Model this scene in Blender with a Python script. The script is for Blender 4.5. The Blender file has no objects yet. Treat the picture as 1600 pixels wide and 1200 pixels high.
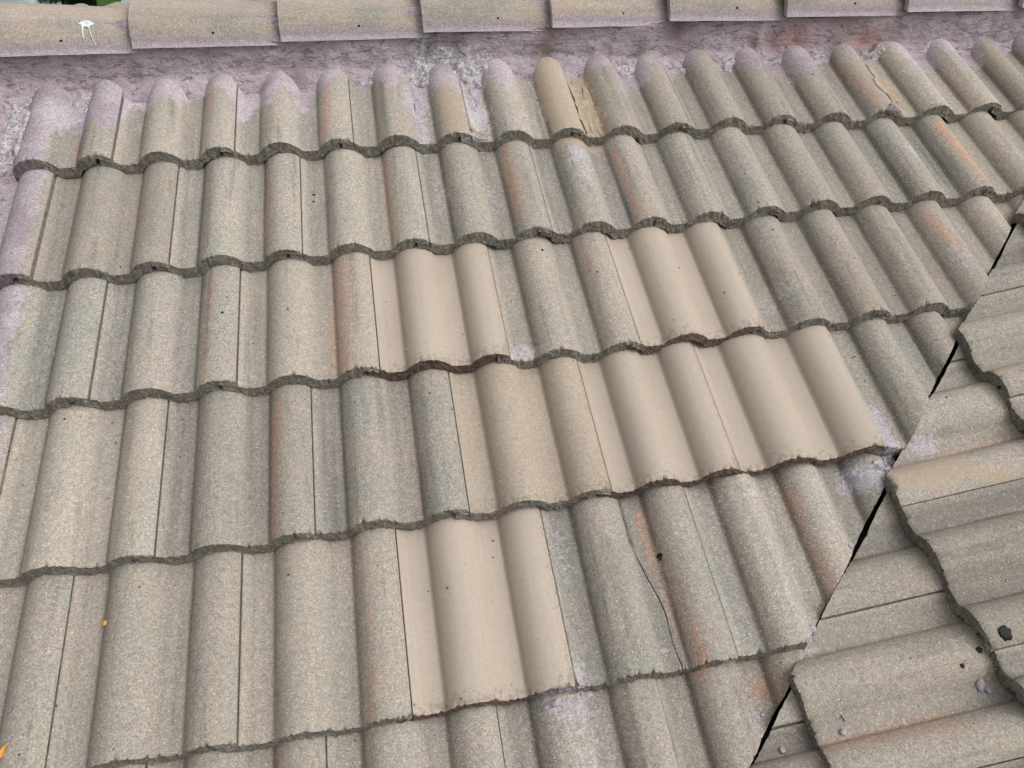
import bpy, bmesh, math, random
import numpy as np
from mathutils import Vector, Matrix, noise
random.seed(7)
S = bpy.context.scene
C = S.collection

# ---------------------------------------------------------------- camera, sky, sun, exposure
TH = math.radians(15.0)                 # roof pitch
ct, st = math.cos(TH), math.sin(TH)
A = Matrix(((1, 0, 0), (0, ct, -st), (0, st, ct)))      # main slope plane -> world
Rc = Matrix(((0.98515857, -0.16112711, 0.05916622),
             (-0.10953496, -0.85553135, -0.50603181),
             (0.1321539, 0.49204081, -0.86048310)))     # rows: right, down, forward (slope plane)
Cp = Vector((0.64780204, -1.63314716, 1.51594993))
cam = bpy.data.cameras.new('camera'); co = bpy.data.objects.new('camera', cam); C.objects.link(co)
r, d, f = (A @ Vector(Rc[i]) for i in range(3))
M = Matrix(((r.x, -d.x, -f.x), (r.y, -d.y, -f.y), (r.z, -d.z, -f.z))).to_4x4()
M.translation = A @ Cp
co.matrix_world = M
cam.sensor_width = 36; cam.lens = 1275.44 / 1600 * 36
cam.clip_start = 0.02; cam.clip_end = 500
S.camera = co

SUN_EL, SUN_AZ = math.radians(56), math.radians(112)     # azimuth clockwise from +Y
w = bpy.data.worlds.new('World'); S.world = w; w.use_nodes = True
nt = w.node_tree; bg = nt.nodes['Background']
sky = nt.nodes.new('ShaderNodeTexSky'); sky.sky_type = 'NISHITA'; sky.sun_disc = False
sky.sun_elevation = SUN_EL; sky.sun_rotation = SUN_AZ
sky.dust_density = 6; sky.air_density = 1.0; sky.ozone_density = 1.0
hs = nt.nodes.new('ShaderNodeHueSaturation'); hs.inputs['Saturation'].default_value = 0.06
nt.links.new(sky.outputs[0], hs.inputs['Color']); nt.links.new(hs.outputs[0], bg.inputs[0])
bg.inputs[1].default_value = 0.15
sl = bpy.data.lights.new('sun', 'SUN'); so = bpy.data.objects.new('sun', sl); C.objects.link(so)
sl.energy = 0.7; sl.angle = math.radians(60); sl.color = (1.0, 0.97, 0.93)
sd = Vector((math.sin(SUN_AZ) * math.cos(SUN_EL), math.cos(SUN_AZ) * math.cos(SUN_EL), math.sin(SUN_EL)))
so.rotation_euler = sd.to_track_quat('Z', 'Y').to_euler()
S.view_settings.view_transform = 'Standard'; S.view_settings.look = 'None'
S.view_settings.gamma = 1; S.view_settings.use_curve_mapping = False
S.view_settings.exposure = 0.14

RUST=[(-0.45,0.269,-0.59,0.047,0.16,0.9),(1.53,0.268,1.44,0.039,0.12,0.7),(3.58,0.24,3.44,0.033,0.14,0.8),(5.66,0.251,5.54,0.026,0.2,0.35),(0.47,-0.036,0.49,-0.253,0.07,0.7),(2.49,-0.045,2.41,-0.295,0.13,0.9),(4.44,-0.04,4.41,-0.319,0.14,0.8),(6.5,-0.036,6.54,-0.303,0.12,0.9),(6.56,-0.037,6.7,-0.306,0.05,0.8),(8.48,-0.066,8.5,-0.335,0.07,1),(8.77,-0.243,8.68,-0.338,0.08,0.6),(13.46,0.218,13.66,-0.004,0.15,0.9),(15.66,0.175,15.6,-0.018,0.16,0.7),(14.77,-0.071,14.91,-0.329,0.22,1.1),(13,-0.109,12.95,-0.309,0.3,0.35),(12.54,-0.089,12.6,-0.164,0.1,0.4),(1.62,-0.378,1.55,-0.669,0.06,0.8),(1.76,-0.389,1.57,-0.662,0.05,0.5),(2.53,-0.327,2.49,-0.345,0.1,0.5),(3.48,-0.372,3.44,-0.673,0.16,0.9),(3.7,-0.376,3.62,-0.677,0.08,0.9),(7.43,-0.359,7.54,-0.509,0.14,0.6),(13.59,-0.419,13.73,-0.527,0.1,1),(11.66,-0.44,11.73,-0.669,0.2,0.5),(2.55,-0.713,2.46,-1.04,0.1,0.9),(4.42,-0.733,4.39,-1.028,0.08,0.5),(4.28,-0.869,4.25,-0.941,0.05,0.8),(3.54,-1.076,3.54,-1.391,0.12,0.6),(3.63,-1.141,3.62,-1.382,0.06,0.6),(7.34,-1.072,7.5,-1.397,0.13,1.1),(7.37,-1.184,7.58,-1.39,0.06,1.2),(9.44,-1.055,9.55,-1.308,0.2,0.7),(8.01,-1.236,7.99,-1.311,0.08,0.4),(8.26,-1.417,8.35,-1.47,0.3,1),(2.45,-1.417,2.45,-1.447,0.14,1.2),(11.73,-0.804,11.58,-1.015,0.25,0.35),(0.53,-0.349,0.5,-0.593,0.3,0.15),(13.58,-0.342,13.24,-0.61,0.12,0.5)]
PALE=[(5.13,0.167,0.28,0.09,1.2),(5.16,0.043,0.2,0.08,0.9),(6.18,0.102,0.3,0.09,1.2),(6.08,-0.006,0.3,0.02,0.8),(4.09,0.156,0.2,0.04,0.4),(7.02,0.065,0.2,0.06,0.4),(9.41,0.215,0.3,0.03,0.9),(9.06,0.113,0.3,0.03,0.5),(5.33,-0.166,0.25,0.09,0.6),(5.35,-0.273,0.2,0.06,0.4),(7.8,-0.091,0.3,0.05,1),(7.84,-0.184,0.2,0.06,0.7),(7.62,-0.053,0.5,0.014,1.1),(6.19,-0.18,0.15,0.08,0.6),(12.42,0.175,0.2,0.04,0.8),(14.74,0.144,0.3,0.03,0.6),(13.95,-0.172,0.2,0.05,1),(14.06,-0.304,0.2,0.03,0.8),(6.17,-0.674,0.3,0.03,1),(6.22,-0.448,0.2,0.1,0.3),(10.14,-0.612,0.3,0.04,0.7),(10.46,-0.59,0.2,0.05,0.7),(13.69,-0.537,0.25,0.06,0.7),(11.14,-0.959,0.22,0.07,1.1),(11.11,-1.006,0.25,0.03,1.1),(10.64,-1.072,0.5,0.03,1.3),(10.27,-0.989,0.2,0.05,0.3),(8.96,-1.059,0.4,0.02,1.2),(8.42,-1.098,0.2,0.06,0.5),(9.88,-1.143,0.2,0.08,0.4),(6.15,-1.132,0.2,0.1,0.6),(6.23,-1.198,0.2,0.1,0.4),(6.04,-1.372,0.15,0.04,0.9),(5.78,-1.416,0.5,0.03,1.2),(6.03,-1.459,0.3,0.04,0.8),(6.02,-1.521,0.3,0.04,0.6),(8.15,-1.432,0.2,0.05,0.6),(8.07,-1.507,0.2,0.03,0.9),(8.18,-1.339,0.2,0.06,0.4),(0.26,0.162,0.35,0.04,0.6),(-1.06,0.181,0.5,0.06,1),(-0.6,0.198,0.15,0.04,0.5),(0.17,0.248,0.4,0.03,1),(-0.74,-0.554,0.3,0.06,0.4),(0.48,-0.56,0.25,0.05,0.35),(0.98,-0.728,0.2,0.1,0.3),(-0.46,-0.76,0.2,0.2,0.3),(0.89,-1.153,0.2,0.2,0.25),(1.83,-1.151,0.1,0.08,0.3),(4.02,-0.011,0.4,0.02,0.2),(10.55,0.146,0.25,0.03,0.5),(11.17,0.137,0.2,0.04,0.5)]

# ---------------------------------------------------------------- helpers
def tag(o, label=None, cat=None, group=None, kind=None):
    if label: o['label'] = label
    if cat: o['category'] = cat
    if group: o['group'] = group
    if kind: o['kind'] = kind
    return o
def empty(name, mat=None, **k):
    o = bpy.data.objects.new(name, None); C.objects.link(o); o.empty_display_size = .1
    if mat is not None: o.matrix_world = mat
    return tag(o, **k)
def link(name, me, parent=None, mats=(), loc=None):
    o = bpy.data.objects.new(name, me); C.objects.link(o)
    for m in mats: me.materials.append(m)
    if parent: o.parent = parent
    if loc is not None: o.location = loc
    return o
def mesh(name, vs, fs, smooth=True):
    me = bpy.data.meshes.new(name); me.from_pydata([tuple(v) for v in vs], [], fs); me.update()
    if smooth: me.polygons.foreach_set('use_smooth', [True] * len(me.polygons))
    return me
def sstep(a, b, x):
    t = min(1, max(0, (x - a) / (b - a))); return t * t * (3 - 2 * t)
def nz(x, y, z=0.0, sc=1.0): return noise.noise(Vector((x * sc, y * sc, z * sc)))
def fbm(x, y, z=0.0, sc=1.0, o=4):
    v, a = 0, 1
    for i in range(o): v += a * nz(x, y, z + 7.3 * i, sc); a *= .5; sc *= 2.03
    return v

# ---------------------------------------------------------------- materials
class NB:
    def __init__(s, name):
        s.m = bpy.data.materials.new(name); s.m.use_nodes = True; s.t = s.m.node_tree
        s.b = s.t.nodes['Principled BSDF']; s.b.inputs['Specular IOR Level'].default_value = .25
    def n(s, ty, **k):
        n = s.t.nodes.new(ty)
        for a, v in k.items(): setattr(n, a, v)
        return n
    def set(s, sock, v):
        if hasattr(v, 'is_linked') or isinstance(v, bpy.types.NodeSocket): s.t.links.new(v, sock)
        elif isinstance(v, (tuple, list)) and len(v) == 3 and sock.type == 'RGBA': sock.default_value = (*v, 1)
        else: sock.default_value = v
    def math(s, op, a, b=0.0, c=None, clamp=False):
        n = s.n('ShaderNodeMath', operation=op, use_clamp=clamp); s.set(n.inputs[0], a); s.set(n.inputs[1], b)
        if c is not None: s.set(n.inputs[2], c)
        return n.outputs[0]
    def mul(s, a, b): return s.math('MULTIPLY', a, b)
    def add(s, a, b): return s.math('ADD', a, b)
    def mr(s, v, a, b, c=0.0, d=1.0):
        n = s.n('ShaderNodeMapRange', clamp=True, interpolation_type='SMOOTHSTEP')
        s.set(n.inputs[0], v)
        for i, x in enumerate((a, b, c, d)): s.set(n.inputs[i + 1], x)
        return n.outputs[0]
    def mix(s, f, a, b, mode='MIX'):
        n = s.n('ShaderNodeMix', data_type='RGBA', blend_type=mode); s.set(n.inputs[0], f); s.set(n.inputs[6], a); s.set(n.inputs[7], b)
        return n.outputs[2]
    def attr(s, name): return s.n('ShaderNodeAttribute', attribute_name=name).outputs['Fac']
    def co(s):
        tc = s.n('ShaderNodeTexCoord').outputs['Object']; s.rnd = s.n('ShaderNodeObjectInfo').outputs['Random']
        v = s.n('ShaderNodeCombineXYZ'); k = s.mul(s.rnd, 37.0)
        for i in range(3): s.set(v.inputs[i], k)
        a = s.n('ShaderNodeVectorMath', operation='ADD'); s.set(a.inputs[0], tc); s.set(a.inputs[1], v.outputs[0])
        s.raw = tc; s.c = a.outputs[0]; return s.c
    def scl(s, v, sc):
        a = s.n('ShaderNodeVectorMath', operation='MULTIPLY'); s.set(a.inputs[0], v); a.inputs[1].default_value = sc; return a.outputs[0]
    def noise(s, v, sc, det=3, rough=.55, dist=0.0):
        n = s.n('ShaderNodeTexNoise'); s.set(n.inputs['Vector'], v); n.inputs['Scale'].default_value = sc
        n.inputs['Detail'].default_value = det; n.inputs['Roughness'].default_value = rough; n.inputs['Distortion'].default_value = dist
        return n.outputs['Fac']
    def vor(s, v, sc, out='Distance', feat='F1'):
        n = s.n('ShaderNodeTexVoronoi', feature=feat); s.set(n.inputs['Vector'], v); n.inputs['Scale'].default_value = sc
        return n.outputs[out]
    def hsv(s, col, v):
        n = s.n('ShaderNodeHueSaturation'); s.set(n.inputs['Color'], col); s.set(n.inputs['Value'], v); return n.outputs[0]
    def finish(s, col, rough=.85, h=None, dist=.001, strength=1.0):
        s.set(s.b.inputs['Base Color'], col); s.set(s.b.inputs['Roughness'], rough)
        if h is not None:
            b = s.n('ShaderNodeBump'); b.inputs['Distance'].default_value = dist; b.inputs['Strength'].default_value = strength
            s.set(b.inputs['Height'], h); s.set(s.b.inputs['Normal'], b.outputs[0])
        return s.m

def grains(m, col, amt=1.0, size=1.0):
    """sand grain, pale quartz sparkles, dark grit"""
    g = m.noise(m.c, 330 / size, 2, .6)
    col = m.mix(1.0, col, m.mr(g, .3, .7, m.math('MULTIPLY_ADD', amt, -.34, 1.0), m.math('MULTIPLY_ADD', amt, .22, 1.0)), 'MULTIPLY')
    g2 = m.noise(m.c, 120 / size, 2, .6)
    col = m.mix(1.0, col, m.mr(g2, .3, .7, m.math('MULTIPLY_ADD', amt, -.13, 1.0), m.math('MULTIPLY_ADD', amt, .1, 1.0)), 'MULTIPLY')
    vn = m.n('ShaderNodeTexVoronoi', feature='F1'); m.set(vn.inputs['Vector'], m.c); vn.inputs['Scale'].default_value = 190 / size
    pick = m.n('ShaderNodeSeparateColor'); m.set(pick.inputs[0], vn.outputs['Color'])
    sp = m.mul(m.mr(vn.outputs['Distance'], .2, .4, 1, 0), m.mr(pick.outputs[0], .84, .9, 0, 1))
    col = m.mix(m.mul(sp, m.mul(amt, .5)), col, (.72, .68, .62))
    dk = m.mul(m.mr(vn.outputs['Distance'], .2, .4, 1, 0), m.mr(pick.outputs[1], .86, .9, 0, 1))
    col = m.mix(m.mul(dk, m.mul(amt, .5)), col, (.11, .1, .085))
    return col, g

def old_tile(name, purple=True):
    m = NB(name); m.co()
    s1 = m.noise(m.scl(m.c, (60, 2.6, 20)), 1, 3, .6)
    s2 = m.noise(m.scl(m.c, (24, 1.7, 8)), 1, 3, .6)
    big = m.noise(m.c, 9, 3, .55)
    med = m.noise(m.c, 34, 4, .65)
    col = m.mix(m.mr(s2, .35, .65), (.365, .328, .277), (.33, .317, .28))
    col = m.mix(m.mr(big, .4, .66), col, (.385, .338, .288))
    col = m.mix(m.mul(m.mr(s1, .56, .72), m.mr(med, .35, .6, .25, .75)), col, (.215, .205, .178))
    col = m.mix(m.mul(m.mr(s2, .62, .75), .45), col, (.17, .15, .125))
    col = m.mix(m.mul(m.mr(med, .62, .78), .35), col, (.44, .39, .32))
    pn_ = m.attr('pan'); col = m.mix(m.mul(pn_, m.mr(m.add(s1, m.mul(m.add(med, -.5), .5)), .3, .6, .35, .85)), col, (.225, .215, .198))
    # rust coloured wear; grime plus painted-in shade along the pan crease and roll flank
    ru = m.attr('rust'); col = m.mix(m.math('MULTIPLY', m.mr(m.add(m.mul(ru, 1.17), m.mul(m.add(m.noise(m.scl(m.c, (150, 60, 80)), 1, 4, .7), -.5), 2.2)), .34, 1.05), m.mr(s1, .35, .6, .22, .66), clamp=True), col, (.54, .30, .205))
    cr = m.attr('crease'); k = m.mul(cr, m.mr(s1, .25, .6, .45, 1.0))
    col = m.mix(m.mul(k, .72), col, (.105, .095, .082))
    gr = m.attr('grime'); col = m.mix(m.mul(gr, m.mr(m.add(m.mul(med, .5), m.mul(s1, .5)), .35, .62, .1, .85)), col, (.15, .152, .138))
    # overspray / mortar wash
    pu = m.attr('purple'); fl = m.noise(m.c, 60, 8, .78); f = m.mr(m.add(pu, m.add(m.mul(m.add(m.noise(m.c, 18, 4, .65), -.5), 1.2), m.mul(m.add(fl, -.5), 1.0))), .42, .72)
    col = m.mix(m.mul(f, .85), col, m.mix(m.mr(big, .4, .6), (.35, .285, .33), (.44, .385, .43)))
    pa = m.attr('pale'); f = m.mr(m.add(pa, m.add(m.mul(m.add(m.noise(m.c, 30, 4, .7), -.5), .9), m.mul(m.add(fl, -.5), 1.5))), .35, .95)
    col = m.mix(m.mul(f, .8), col, (.47, .435, .47))
    oc = m.attr('ochre'); of = m.mr(m.add(oc, m.mul(m.add(med, -.5), .8)), .4, .62)
    col = m.mix(m.mul(of, .85), col, m.mix(m.noise(m.c, 70, 4, .7), (.42, .345, .265), (.35, .275, .205)))
    col, g = grains(m, col, m.mr(of, 0, 1, 1.0, .45))
    col = m.mix(m.mul(m.mr(m.vor(m.scl(m.c, (1, .8, 1)), 30), .04, .07, 1, 0), m.mr(med, .45, .55)), col, (.09, .08, .07))
    r2 = m.math('FRACT', m.mul(m.rnd, 17.3)); col = m.mix(m.mul(r2, .22), col, (.30, .235, .175)); col = m.hsv(col, m.mr(m.rnd, 0, 1, .87, 1.09))
    col = m.mix(m.mul(m.mr(m.noise(m.c, 130, 6, .75), .64, .7), .28), col, (.12, .11, .09))
    h = m.add(m.mul(g, .8), m.mul(m.noise(m.c, 90, 3), .8))
    return m.finish(col, .88, h, .0011, .75)

def new_tile(name, base, sandy=.25):
    m = NB(name); m.co()
    big = m.noise(m.scl(m.c, (9, 4, 5)), 1, 3, .5)
    col = m.mix(m.mr(big, .3, .7), base, tuple(v * .93 for v in base))
    sc = m.noise(m.scl(m.c, (140, 9, 40)), 1, 2, .5)
    col = m.mix(m.mul(m.mr(m.noise(m.c, 26, 5, .65), .55, .75), .3), col, tuple(v * .84 for v in base)); col = m.hsv(col, m.mr(m.rnd, 0, 1, .94, 1.05))
    col = m.mix(m.mul(m.mr(sc, .5, .8), .3), col, tuple(v * .82 for v in base))
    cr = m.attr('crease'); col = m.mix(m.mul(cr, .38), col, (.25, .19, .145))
    d = m.noise(m.c, 95, 5, .75)
    e = m.attr('edge'); col = m.mix(m.mul(m.mr(m.add(d, m.mul(e, .16)), .62, .70), .5), col, (.2, .165, .13))
    col, g = grains(m, col, sandy)
    return m.finish(col, .72, m.add(g, m.noise(m.c, 30, 3)), .0008, .12 + .5 * sandy)

def nose_mat(name, c1, c2, pale):
    m = NB(name); m.co()
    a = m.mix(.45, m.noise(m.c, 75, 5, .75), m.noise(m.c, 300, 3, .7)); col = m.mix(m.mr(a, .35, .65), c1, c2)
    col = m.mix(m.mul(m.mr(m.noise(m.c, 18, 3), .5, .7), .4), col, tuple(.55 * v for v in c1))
    vn = m.n('ShaderNodeTexVoronoi', feature='F1'); m.set(vn.inputs['Vector'], m.c); vn.inputs['Scale'].default_value = 170
    pk = m.n('ShaderNodeSeparateColor'); m.set(pk.inputs[0], vn.outputs['Color'])
    col = m.mix(m.mul(m.mul(m.mr(vn.outputs['Distance'], .25, .45, 1, 0), m.mr(pk.outputs[0], .72, .8)), pale), col, (.5, .47, .42))
    pa = m.attr('pale'); col = m.mix(m.math('MULTIPLY', m.mr(m.add(pa, m.mul(m.add(a, -.5), 1.3)), .45, 1.0), .8, clamp=True), col, (.42, .39, .43))
    pu = m.attr('purple'); col = m.mix(m.mul(m.mr(m.add(pu, m.mul(m.add(a, -.5), 1.3)), .6, 1.0), .6), col, (.25, .2, .235))
    return m.finish(col, .95, m.add(m.noise(m.c, 240, 3, .7), m.mul(m.noise(m.c, 75, 4, .7), 1.6)), .008, 1.0)

def mortar_mat(name):
    m = NB(name); m.co()
    st_ = m.noise(m.scl(m.c, (9, 30, 30)), 1, 5, .65, .6)
    fine = m.noise(m.c, 110, 5, .7); big = m.noise(m.c, 7, 4, .6, .5)
    col = m.mix(m.mr(st_, .3, .7), (.335, .272, .30), (.435, .37, .405))
    col = m.mix(m.mr(big, .45, .62), col, (.44, .38, .415))
    col = m.mix(m.mul(m.mr(m.noise(m.c, 15, 4, .7), .58, .72), .45), col, (.25, .185, .195))
    dl = m.noise(m.scl(m.c, (26, 60, 60)), 1, 6, .75, 1.2); col = m.mix(m.mul(m.mr(dl, .33, .42, 1, 0), .45), col, (.22, .17, .19))
    rb = m.attr('rubble'); f = m.mr(m.add(rb, m.mul(m.add(fine, -.5), 1.2)), .28, .5)
    col = m.mix(m.mul(f, .85), col, m.mix(m.mr(fine, .35, .65), (.27, .245, .26), (.64, .60, .63)))
    br = m.attr('brick'); col = m.mix(m.mul(br, m.mr(st_, .3, .6, .4, .8)), col, (.36, .19, .16))
    dk = m.attr('dark'); col = m.mix(m.mul(dk, .7), col, (.14, .09, .09))
    col = m.mix(1.0, col, m.mr(m.noise(m.c, 300, 2), .3, .7, .85, 1.12), 'MULTIPLY')
    crk = m.vor(m.scl(m.c, (1, 1.6, 1.6)), 16, feat='DISTANCE_TO_EDGE')
    h = m.add(m.add(m.mul(st_, 1.9), m.mul(m.mr(dl, .33, .45), .5)), m.add(m.mul(fine, .6), m.mul(m.noise(m.c, 26, 5, .6), 2.6)))
    return m.finish(col, .8, h, .007, .95)

def plain(name, c, rough=.8, nsc=60, var=.25, dist=.001):
    m = NB(name); m.co(); n = m.noise(m.c, nsc, 4, .65)
    col = m.mix(1.0, c, m.mr(n, .3, .7, 1 - var, 1 + var), 'MULTIPLY')
    return m.finish(col, rough, n, dist, .6)

def patch_mat(name, c, c2):
    m = NB(name); m.co(); a = m.noise(m.c, 60, 5, .7); b = m.noise(m.scl(m.c, (40, 8, 20)), 1, 3)
    col = m.mix(m.mr(a, .35, .65), c, c2); col = m.mix(m.mul(m.mr(b, .5, .7), .4), col, tuple(.8 * v for v in c))
    col, g = grains(m, col, .35)
    return m.finish(col, .85, m.add(a, g), .0025, .7)

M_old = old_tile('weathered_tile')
M_new = new_tile('fresh_beige_tile', (.425, .36, .298), .2)
M_mid = new_tile('sandy_beige_tile', (.40, .335, .268), .55)
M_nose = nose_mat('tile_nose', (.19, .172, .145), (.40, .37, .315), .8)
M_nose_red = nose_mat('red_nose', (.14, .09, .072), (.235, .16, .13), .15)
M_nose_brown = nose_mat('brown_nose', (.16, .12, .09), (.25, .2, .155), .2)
M_mortar = mortar_mat('purple_mortar')
M_ochre = patch_mat('ochre_mortar', (.43, .35, .265), (.33, .265, .195))
M_lav = patch_mat('lavender_mortar', (.47, .43, .47), (.33, .29, .32))
M_felt = plain('black_felt', (.012, .012, .012), .9)
M_tar = plain('tar', (.012, .011, .011), .6, 200)
M_crumb = plain('mortar_crumb', (.36, .32, .36), .85, 200, .3)
M_yel = plain('orange_husk', (.72, .33, .05), .6, 300, .3)
M_white = plain('white_dropping', (.60, .63, .66), .6, 160, .3)
M_wall = plain('render_wall', (.5, .47, .42), .9)

# ---------------------------------------------------------------- roof geometry
P = .15                     # one roll
TILT = .1; GA = .345; TN = .0325
def prof(s):
    s = (s - .39) % 1.0
    if s < .71:
        t = s / .71
        g = (1 - abs(2 * t - 1) ** 2.3) ** .85
        if t > .5: g = .82 * g + .18 * (.5 + .5 * math.cos(math.pi * (2 * t - 1)))
        return -.020 + .034 * g
    t = (s - .71) / .29
    return -.020 - .002 * math.sin(math.pi * t)

class Slope:
    """rows: list of (nose y table over k, dict of measured joints {k:x_in_k}, parity, kmin, kmax)"""
    def __init__(s, root, rows, seed): s.root, s.rows, s.seed = root, rows, seed
    def jx(s, ri, k):
        r = s.rows[ri]
        return (r['j'][k] if k in r['j'] else k + .025 * nz(k * 3.1, ri * 5.7, s.seed)) * P
    def ny(s, ri, k): r = s.rows[ri]; return float(np.interp(k, r['yk'], r['yv']))
    def surf(s, x, y):
        k = x / P; best = None
        for ri, r in enumerate(s.rows):
            d = y - s.ny(ri, k)
            if d >= 0 and (best is None or d < best[1]): best = (ri, d)
        if best is None: return -.05
        ri, d = best; j = s.rows[ri]['par']
        kl = math.floor((k - j) / 2) * 2 + j
        for kk in (kl - 2, kl, kl + 2):
            if s.jx(ri, kk) <= x < s.jx(ri, kk + 2): kl = kk
        u = (x - s.jx(ri, kl)) / (s.jx(ri, kl + 2) - s.jx(ri, kl)) * 2
        return prof(u) - TILT * d

DR = [.415, .36, .31, .26, .22, .18, .14, .11, .08, .055, .035, .02, .01, .005, .002, 0]
def make_tile(sl, ri, k, feat, nose=TN, mats=None, cut=None, label=None, crack=None, lift=(0, 0), fresh=0):
    xl, xr = sl.jx(ri, k), sl.jx(ri, k + 2)
    yl, yr = sl.ny(ri, k), sl.ny(ri, k + 2)
    rr = random.Random(ri * 131 + k * 17 + sl.seed * 999)
    ph = rr.uniform(0, 99)
    z0 = rr.uniform(-.0015, .0012); rx = rr.uniform(-.003, .003)
    dn = 0 if fresh else rr.uniform(-.0045, .0045)
    sc = [-.2, -.15, -.1, -.05, -.006] + [i * .0235 for i in range(84)] + [1.975, 1.986]
    bm = bmesh.new()
    def strip(cols, smap):
        rings, kinds = [], None
        for s0 in cols:
            ring = []; kinds = []
            def P3(d, z_off, jn=0.0, top=True):
                s_ = smap(s0, d); x = xl + (xr - xl) * s_ / 2
                und = s_ < -.001
                zz = prof(s_) + z0 + rx * (s_ - 1)
                if und: zz -= .0135
                elif s_ < .14: zz -= .0055 * (1 - s_ / .14) * (0.3 if fresh else 1)
                if s_ > 1.9 : zz -= .0025 * ((s_ - 1.9) / .09) ** 2
                zz += lift[0] * (1 - s_ / 2) + lift[1] * s_ / 2 if not und else 0
                return Vector((x, yl + (yr - yl) * s_ / 2 + d + dn, zz - TILT * d + z_off))
            e1 = nz(s0 * 14, ph, 3.3); e2 = nz(s0 * 47, ph, 9.1); e3 = nz(s0 * 5, ph, 1.7)
            chip = max(0, e2 * 1.6 - .2) * .0055 + max(0, e1 - .22) * .011 + .0008 * nz(s0 * 120, ph, 2)
            for d in DR:
                v = P3(d, 0)
                if d < .012:
                    fz = 1 - d / .012
                    v.z -= fz * fz * (.0022 + chip * .8 + .0006 * e1)
                    v.y += fz * (.0008 * e1 + .0006 * e2 + chip)
                ring.append(v); kinds.append(0)
            thin = 0
            if s0 > 1.76: thin = 1
            if s0 < 0: thin = 2
            tn = (nose + .006 * e3, .012, .017)[thin]
            for i in range(1, 6):
                t = i / 5
                q = fbm(s0 * 9, t * 2.2, ph, 2.2, 3)
                v = P3(-.004 * t + .0042 * q + chip * (1 - t), -tn * t - .002 + (0.0018 * q if i == 5 else 0)); ring.append(v); kinds.append(1)
            tb = min(.019, tn)
            for d, t in ((.025, tb + .002), (.2, tb), (.415, tb)):
                ring.append(P3(d, -t)); kinds.append(2)
            rings.append([bm.verts.new(v) for v in ring])
        n = len(rings[0])
        for a, b in zip(rings, rings[1:]):
            for i in range(n):
                j = (i + 1) % n
                fc = bm.faces.new((a[i], b[i], b[j], a[j])); fc.smooth = True
                fc.material_index = 0 if (kinds[i] == 0 and kinds[j] == 0) else 1
                if kinds[i] == 0 and kinds[j] == 1 or kinds[j] == 0 and kinds[i] == 2:
                    pass
            e = bm.edges.get((a[15], b[15])); e.smooth = False
            e = bm.edges.get((a[20], b[20])); e.smooth = False
        for rg, rev in ((rings[0], False), (rings[-1], True)):
            fc = bm.faces.new(rg[::-1] if rev else rg); fc.material_index = 1
            for e in fc.edges: e.smooth = False
    if crack is None: strip(sc, lambda s_, d: s_)
    else:
        cf = lambda d: float(np.interp(d, crack[0], crack[1])) + .018 * nz(d * 60, 3.3) + .008 * nz(d * 190, 8.3)
        a0, a1 = crack[1].min() - .25, crack[1].max() + .1
        strip([v for v in sc if v <= a1], lambda s_, d: s_ if s_ < a0 else a0 + (s_ - a0) * (cf(d) - .008 - a0) / (max(v for v in sc if v <= a1) - a0))
        b0, b1 = crack[1].min() - .1, crack[1].max() + .25
        mb = min(v for v in sc if v >= b0)
        strip([v for v in sc if v >= b0], lambda s_, d: s_ if s_ > b1 else b1 - (b1 - s_) * (b1 - cf(d) - .008) / (b1 - mb))
    bmesh.ops.recalc_face_normals(bm, faces=bm.faces)
    if cut:
        pc, pn = cut(rr)
        g = bmesh.ops.bisect_plane(bm, geom=bm.verts[:] + bm.edges[:] + bm.faces[:], dist=1e-6, plane_co=pc, plane_no=pn, clear_outer=True)
        ed = [e for e in g['geom_cut'] if isinstance(e, bmesh.types.BMEdge)]
        if not bm.faces: bm.free(); return None
        if ed:
            rf = bmesh.ops.holes_fill(bm, edges=ed)
            for fc in rf['faces']: fc.material_index = 1; fc.smooth = False
            for e in ed:
                if e.is_valid: e.smooth = False
            for v in {v for e in ed if e.is_valid for v in e.verts}:
                q = fbm(v.co.x * 130, v.co.y * 130, ph, 1, 3); v.co -= pn * (.0012 * max(-.6, q) + .004 * max(0, q - .45))
    me = bpy.data.meshes.new('roof_tile'); bm.to_mesh(me); bm.free()
    cs = np.empty(len(me.vertices) * 3); me.vertices.foreach_get('co', cs); cs = cs.reshape(-1, 3)
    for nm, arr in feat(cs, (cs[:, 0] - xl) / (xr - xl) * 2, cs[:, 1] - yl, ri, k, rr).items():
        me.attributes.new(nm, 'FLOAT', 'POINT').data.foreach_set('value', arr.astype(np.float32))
    org = np.array([xl, yl, 0]); me.vertices.foreach_set('co', (cs - org).ravel()); me.update()
    o = link('roof_tile', me, sl.root, mats or (M_old, M_nose), org)
    if label: o['label'] = label
    return o

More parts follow.
